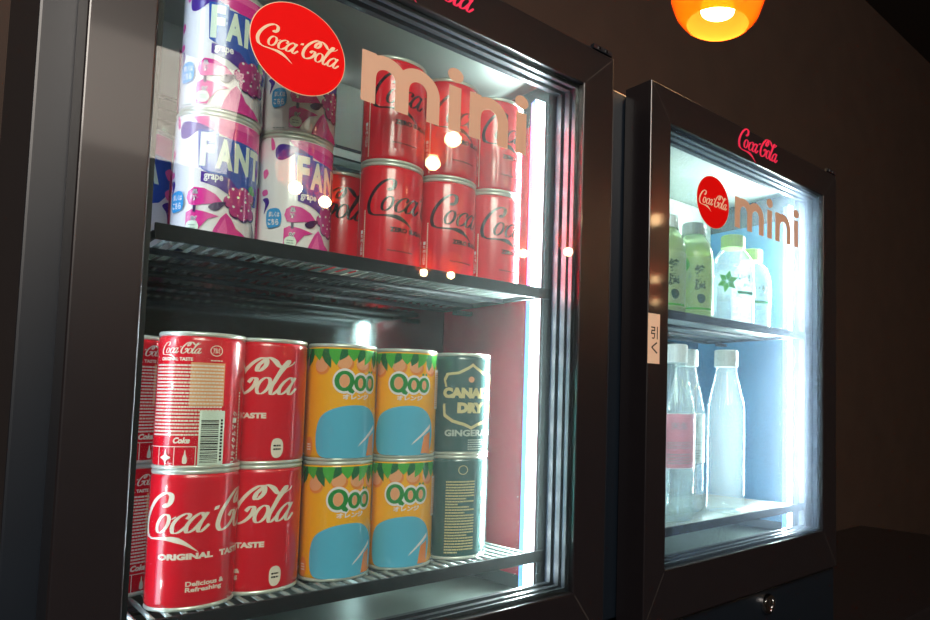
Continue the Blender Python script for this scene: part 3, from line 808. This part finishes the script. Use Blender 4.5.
can('zero', .1905, YU, ZU+H, -18, 'red cola can with black script behind the letter i, top of the middle stack', g)
can('zero', .2425, YU, ZU, -14, 'red cola can with black script on the shelf, beside the white light bar', g)
can('zero', .2425, YU, ZU+H, -17, 'red cola can with black script behind the letter n, next to the light bar', g)
can('zero', .1165, .127, ZU, -132, 'single red cola can set back in the gap between grape and red stacks', g)
g = 'red cola cans with cream script on the lower shelf'
can('classic', -.0045, YL-.0095, ZL, -12, 'red cola can with large cream script, foremost at lower left', g)
can('back', -.0045, YL-.0095, ZL+H, -14, 'red cola can turned to its fine print and bar code', g)
can('classic', .0425, YL+.001, ZL, -88, 'red cola can with cream script end, lower one beside the orange drinks', g)
can('classic', .0425, YL+.001, ZL+H, -94, 'red cola can with cream script end, upper one beside the orange drinks', g)
can('back', -.036, .126, ZL, 40, 'red cola can at far left behind the front stack, lower of its pair', g)
can('back', -.036, .126, ZL+H, 40, 'red cola can at far left behind the front stack, upper of its pair', g)
g = 'yellow orange drink cans on the lower shelf'
can('orange', .0989, YL, ZL, -23, 'yellow orange drink can on the lower shelf, left of the two below', g)
can('orange', .0989, YL, ZL+H, -21, 'yellow orange drink can stacked above, next to the red cans', g)
can('orange', .1554, YL, ZL, -41, 'yellow orange drink can on the lower shelf, next to ginger ale', g)
can('orange', .1554, YL, ZL+H, -42, 'yellow orange drink can stacked above, next to ginger ale', g)
g = 'dark green ginger ale cans on the lower shelf'
can('ginger', .2118, YL, ZL+H, -32, 'dark green ginger ale can with cream shield, upper one', g)
can('ginger', .2118, YL, ZL, 155, 'dark green ginger ale can turned to its fine print column, lower one', g)
can('ginger', .0965, .128, ZL, 60, 'dark green ginger ale can just visible behind, between red and yellow cans', g)

# ================================================================ bottles
def bottle_body(prof, m, name='body', n=48):
    bm = bmesh.new(); lathe(bm, prof, n); return mesh(name, bm, m, True)
def cap_mesh(r, z0, z1, m):
    bm = bmesh.new(); n = 48
    rings = []
    for z in (z0, z1-.0015):
        rings.append([bm.verts.new(((r+(.0003 if k % 2 else 0))*math.cos(2*PI*k/n), (r+(.0003 if k % 2 else 0))*math.sin(2*PI*k/n), z)) for k in range(n)])
    rings.append([bm.verts.new(((r-.0014)*math.cos(2*PI*k/n), (r-.0014)*math.sin(2*PI*k/n), z1)) for k in range(n)])
    for A, B in zip(rings, rings[1:]):
        for k in range(n): bm.faces.new((A[k], A[(k+1) % n], B[(k+1) % n], B[k]))
    bm.faces.new(rings[-1]); bm.faces.new(rings[0][::-1])
    return mesh('cap', bm, m)
def inset(prof, d): return [(max(0, r-d), z) for r, z in prof]
# green tea
mat('print_ink', '22402F', .5, noise=.03)
RT, HT = .0255, .1265
tp = [(0, .0015), (.017, .0), (.022, .001), (RT, .006), (RT, .082), (.0248, .09), (.0215, .100), (.0165, .1075), (.0140, .1105), (.0138, .121), (0, .121)]
TEA_B = bottle_body(tp, 'pet_green'); TEA_C = cap_mesh(.0155, .1115, HT+.001, 'cap_white')
TEA_L = bottle_body([(0, .003), (.020, .003), (RT-.0012, .008), (RT-.0012, .082), (.0205, .099), (.0, .099)], 'tea_liquid', 'tea')
lab = [(RT+.0003, .010), (RT+.0003, .080)]
ink = [('print_ink', vtext('綾鷹', .004, .071, .0155, .05)), ('print_softgrey', vtext('上煎茶', -.0095, .060, .004, .03)),
       ('print_teal', [closed([(.000, .029), (.004, .032), (.010, .030), (.0115, .025), (.007, .020), (.002, .0215)], 4)]),
       ('print_leaf', [closed([(-.02, .074), (-.014, .078), (-.010, .068), (-.016, .060), (-.022, .064)], 4), rect(-.022, .012, .022, .0145)])]
TEA_W = round_mesh('label_wrap', lab, 'label_film', ink, lambda z: RT+.0003, 60)
def tea(x, y, rz, label):
    t = thing('tea_bottle', label, 'drink bottle', (x, y, ZU), math.radians(rz), 'pale green tea bottles')
    link('body', TEA_B, t); link('tea', TEA_L, t); link('label_wrap', TEA_W, t, 'pale green wrap with dark green characters'); link('cap', TEA_C, t, 'white cap')
    return t
tea(.4905, .059, -32, 'pale green tea bottle with white cap, cut by the door frame')
tea(.5425, .056, -40, 'pale green tea bottle with white cap, beside the lime capped water')
# spring water
RW = .0305
wp = [(0, .002), (.020, 0), (.027, .001), (RW, .006)]
z = .010
while z < .074: wp += [(RW, z), (RW-.0012, z+.003), (RW, z+.006)]; z += .0075
wp += [(RW, .082), (.0285, .090), (.0255, .0955), (.0262, .0965), (.0195, .106), (.0150, .1095), (.0150, .121), (0, .121)]
WAT_B = bottle_body(wp, 'pet_clear'); WAT_C = cap_mesh(.0168, .111, .1285, 'cap_lime')
lf = []
for k in range(6):
    a = 2*PI*k/6+.3; c, s_ = math.cos(a), math.sin(a)
    lf.append([(-.019+(c*u-s_*v), .060+(s_*u+c*v)) for u, v in ((.001, 0), (.0075, .0042), (.0155, 0), (.0075, -.0042))])
wl = [('print_leaf', lf), ('print_ink', text('い・ろ・は・す', -.004, .061, .044, .0705, .04)), ('print_softgrey', text('天然水', .004, .054, .016, .058, .0)), ('print_green', [[(-.006, .047), (.03, .0465), (.032, .0425), (-.004, .043)]])]
WAT_W = round_mesh('label_wrap', [(RW+.0004, .041), (RW+.0004, .075)], 'pet_clear', wl, lambda z: RW+.0004, 60)
def water(x, y, rz, label):
    t = thing('water_bottle', label, 'drink bottle', (x, y, ZU), math.radians(rz), 'clear water bottles with lime caps')
    link('body', WAT_B, t); link('label_wrap', WAT_W, t, 'clear wrap with green leaf and dark characters'); link('cap', WAT_C, t, 'lime green cap')
    return t
water(.631, .058, -32, 'clear water bottle with lime cap standing beside the green tea')
water(.719, .087, -44, 'clear water bottle with lime cap nearest the bright light bar')
water(.652, .140, -50, 'clear water bottle behind, its lime cap showing between tea and water')
# tall clear bottles
RB = .0265
bp_ = [(0, .004), (.014, .003), (.018, 0), (.023, .001), (RB, .007), (RB, .050), (.0255, .056), (RB, .062), (RB, .135), (.0252, .146), (.0205, .166), (.0150, .187), (.0136, .192), (.0150, .1935), (.0136, .195), (.0134, .206), (0, .206)]
TAL_B = bottle_body(bp_, 'pet_clear'); TAL_C = cap_mesh(.0162, .1965, .2195, 'cap_white')
def tall_label(m, seed):
    ly = [('print_softgrey', lines(-35, 35, .95, 1.05, 3, seed)+text('天然', -.012, .113, .012, .122, .02)), ('print_softgrey', lines(-35, 35, .75, .9, 4, seed+1))]
    return round_mesh('label_wrap', [(RB+.0004, .066), (RB+.0004, .132)], m, ly, lambda z: RB+.0004, 60)
TG, TR = tall_label('label_grey', 2), tall_label('label_rose', 5)
def tall(x, y, rz, label, w, wl_):
    t = thing('clear_bottle', label, 'drink bottle', (x, y, ZL), math.radians(rz), 'tall clear bottles')
    link('body', TAL_B, t)
    if w: link('label_wrap', w, t, wl_)
    link('cap', TAL_C, t, 'white cap')
    return t
tall(.512, .060, -32, 'tall clear bottle with rosy label, cut by the door frame', TR, 'rosy label')
tall(.580, .098, -34, 'tall clear bottle with pale grey label, set back in the middle', TG, 'pale grey label')
tall(.6175, .058, -36, 'tall clear bottle without a label, foremost and nearest the light bar', None, None)

# ================================================================ pendant lamps
def shade_bm(r):
    bm = bmesh.new(); k = r/.063
    lathe(bm, [(.040*k, 0), (.0432*k, .0012*k), (.053*k, .012*k), (.0605*k, .030*k), (.063*k, .050*k), (.060*k, .075*k), (.048*k, .098*k), (.028*k, .113*k), (.018*k, .118*k),
               (.016*k, .1155*k), (.027*k, .110*k), (.0465*k, .0955*k), (.058*k, .074*k), (.061*k, .050*k), (.0585*k, .031*k), (.051*k, .0135*k), (.0415*k, .0028*k), (.040*k, 0)], 56)
    return bm
SH = mesh('shade', shade_bm(.063), 'amber_glass', True)
bm = bmesh.new(); lathe(bm, [(0, .012), (.014, .0125), (.0215, .017), (.0225, .021), (.019, .035), (.012, .052), (.0095, .064), (0, .064)], 36); BU = mesh('bulb', bm, 'bulb', True)
bm = bmesh.new(); lathe(bm, [(0, .062), (.0115, .062), (.0125, .085), (.020, .112), (.020, .124), (.006, .130), (.0, .130)], 28); SO = mesh('lamp_holder', bm, 'lamp_metal', True)
def lamp(x, y, z, label, power):
    t = thing('pendant_lamp', label, 'lamp', (x, y, z), 0, 'amber glass pendant lamps')
    link('shade', SH, t, 'amber glass shade'); link('bulb', BU, t, 'glowing bulb'); link('lamp_holder', SO, t)
    bm = bmesh.new(); tube(bm, (0, 0, .128), (0, 0, 2.7-z-.02), .0022, 8); obj('cord', bm, 'lamp_metal', t, smooth=True)
    bm = bmesh.new(); lathe(bm, [(0, 2.7-z-.025), (.045, 2.7-z-.025), (.05, 2.7-z-.002), (0, 2.7-z-.002)], 32); obj('ceiling_rose', bm, 'lamp_metal', t, smooth=True)
    l = bpy.data.lights.new('lamp_glow', 'POINT'); l.energy = power; l.color = (1, .62, .30); l.shadow_soft_size = .02
    lo = bpy.data.objects.new('lamp_glow', l); C.objects.link(lo); lo.parent = t; lo.location = (0, 0, -.012)
    return t
lamp(.541, .02, 1.884, 'amber glass pendant lamp hanging above the bottle cooler', 1.2)
for i, (x, y, z) in enumerate(((.80, -1.09, 2.1), (.86, -1.30, 2.1), (.66, -1.80, 2.08), (.80, -1.92, 2.09), (1.66, -2.80, 2.08), (1.82, -2.80, 2.09), (1.77, -2.08, 2.1), (1.88, -1.89, 2.1), (1.60, -1.10, 2.05), (2.44, -1.87, 2.05), (3.01, -2.39, 2.05))):
    lamp(x, y, z, ['amber pendant lamp behind the viewer, nearest the coolers', 'amber pendant lamp behind the viewer, second from the coolers', 'amber pendant lamp mid room, left of its pair',
                   'amber pendant lamp mid room, right of its pair', 'amber pendant lamp at the far end of the room, left of its pair', 'amber pendant lamp at the far end of the room, right of its pair',
                   'amber pendant lamp on the right side of the room, farther one', 'amber pendant lamp on the right side of the room, nearer one', 'amber pendant lamp near the right wall, closest to the coolers of three', 'amber pendant lamp near the right wall, middle of three', 'amber pendant lamp near the right wall, farthest of three'][i], 1.2)
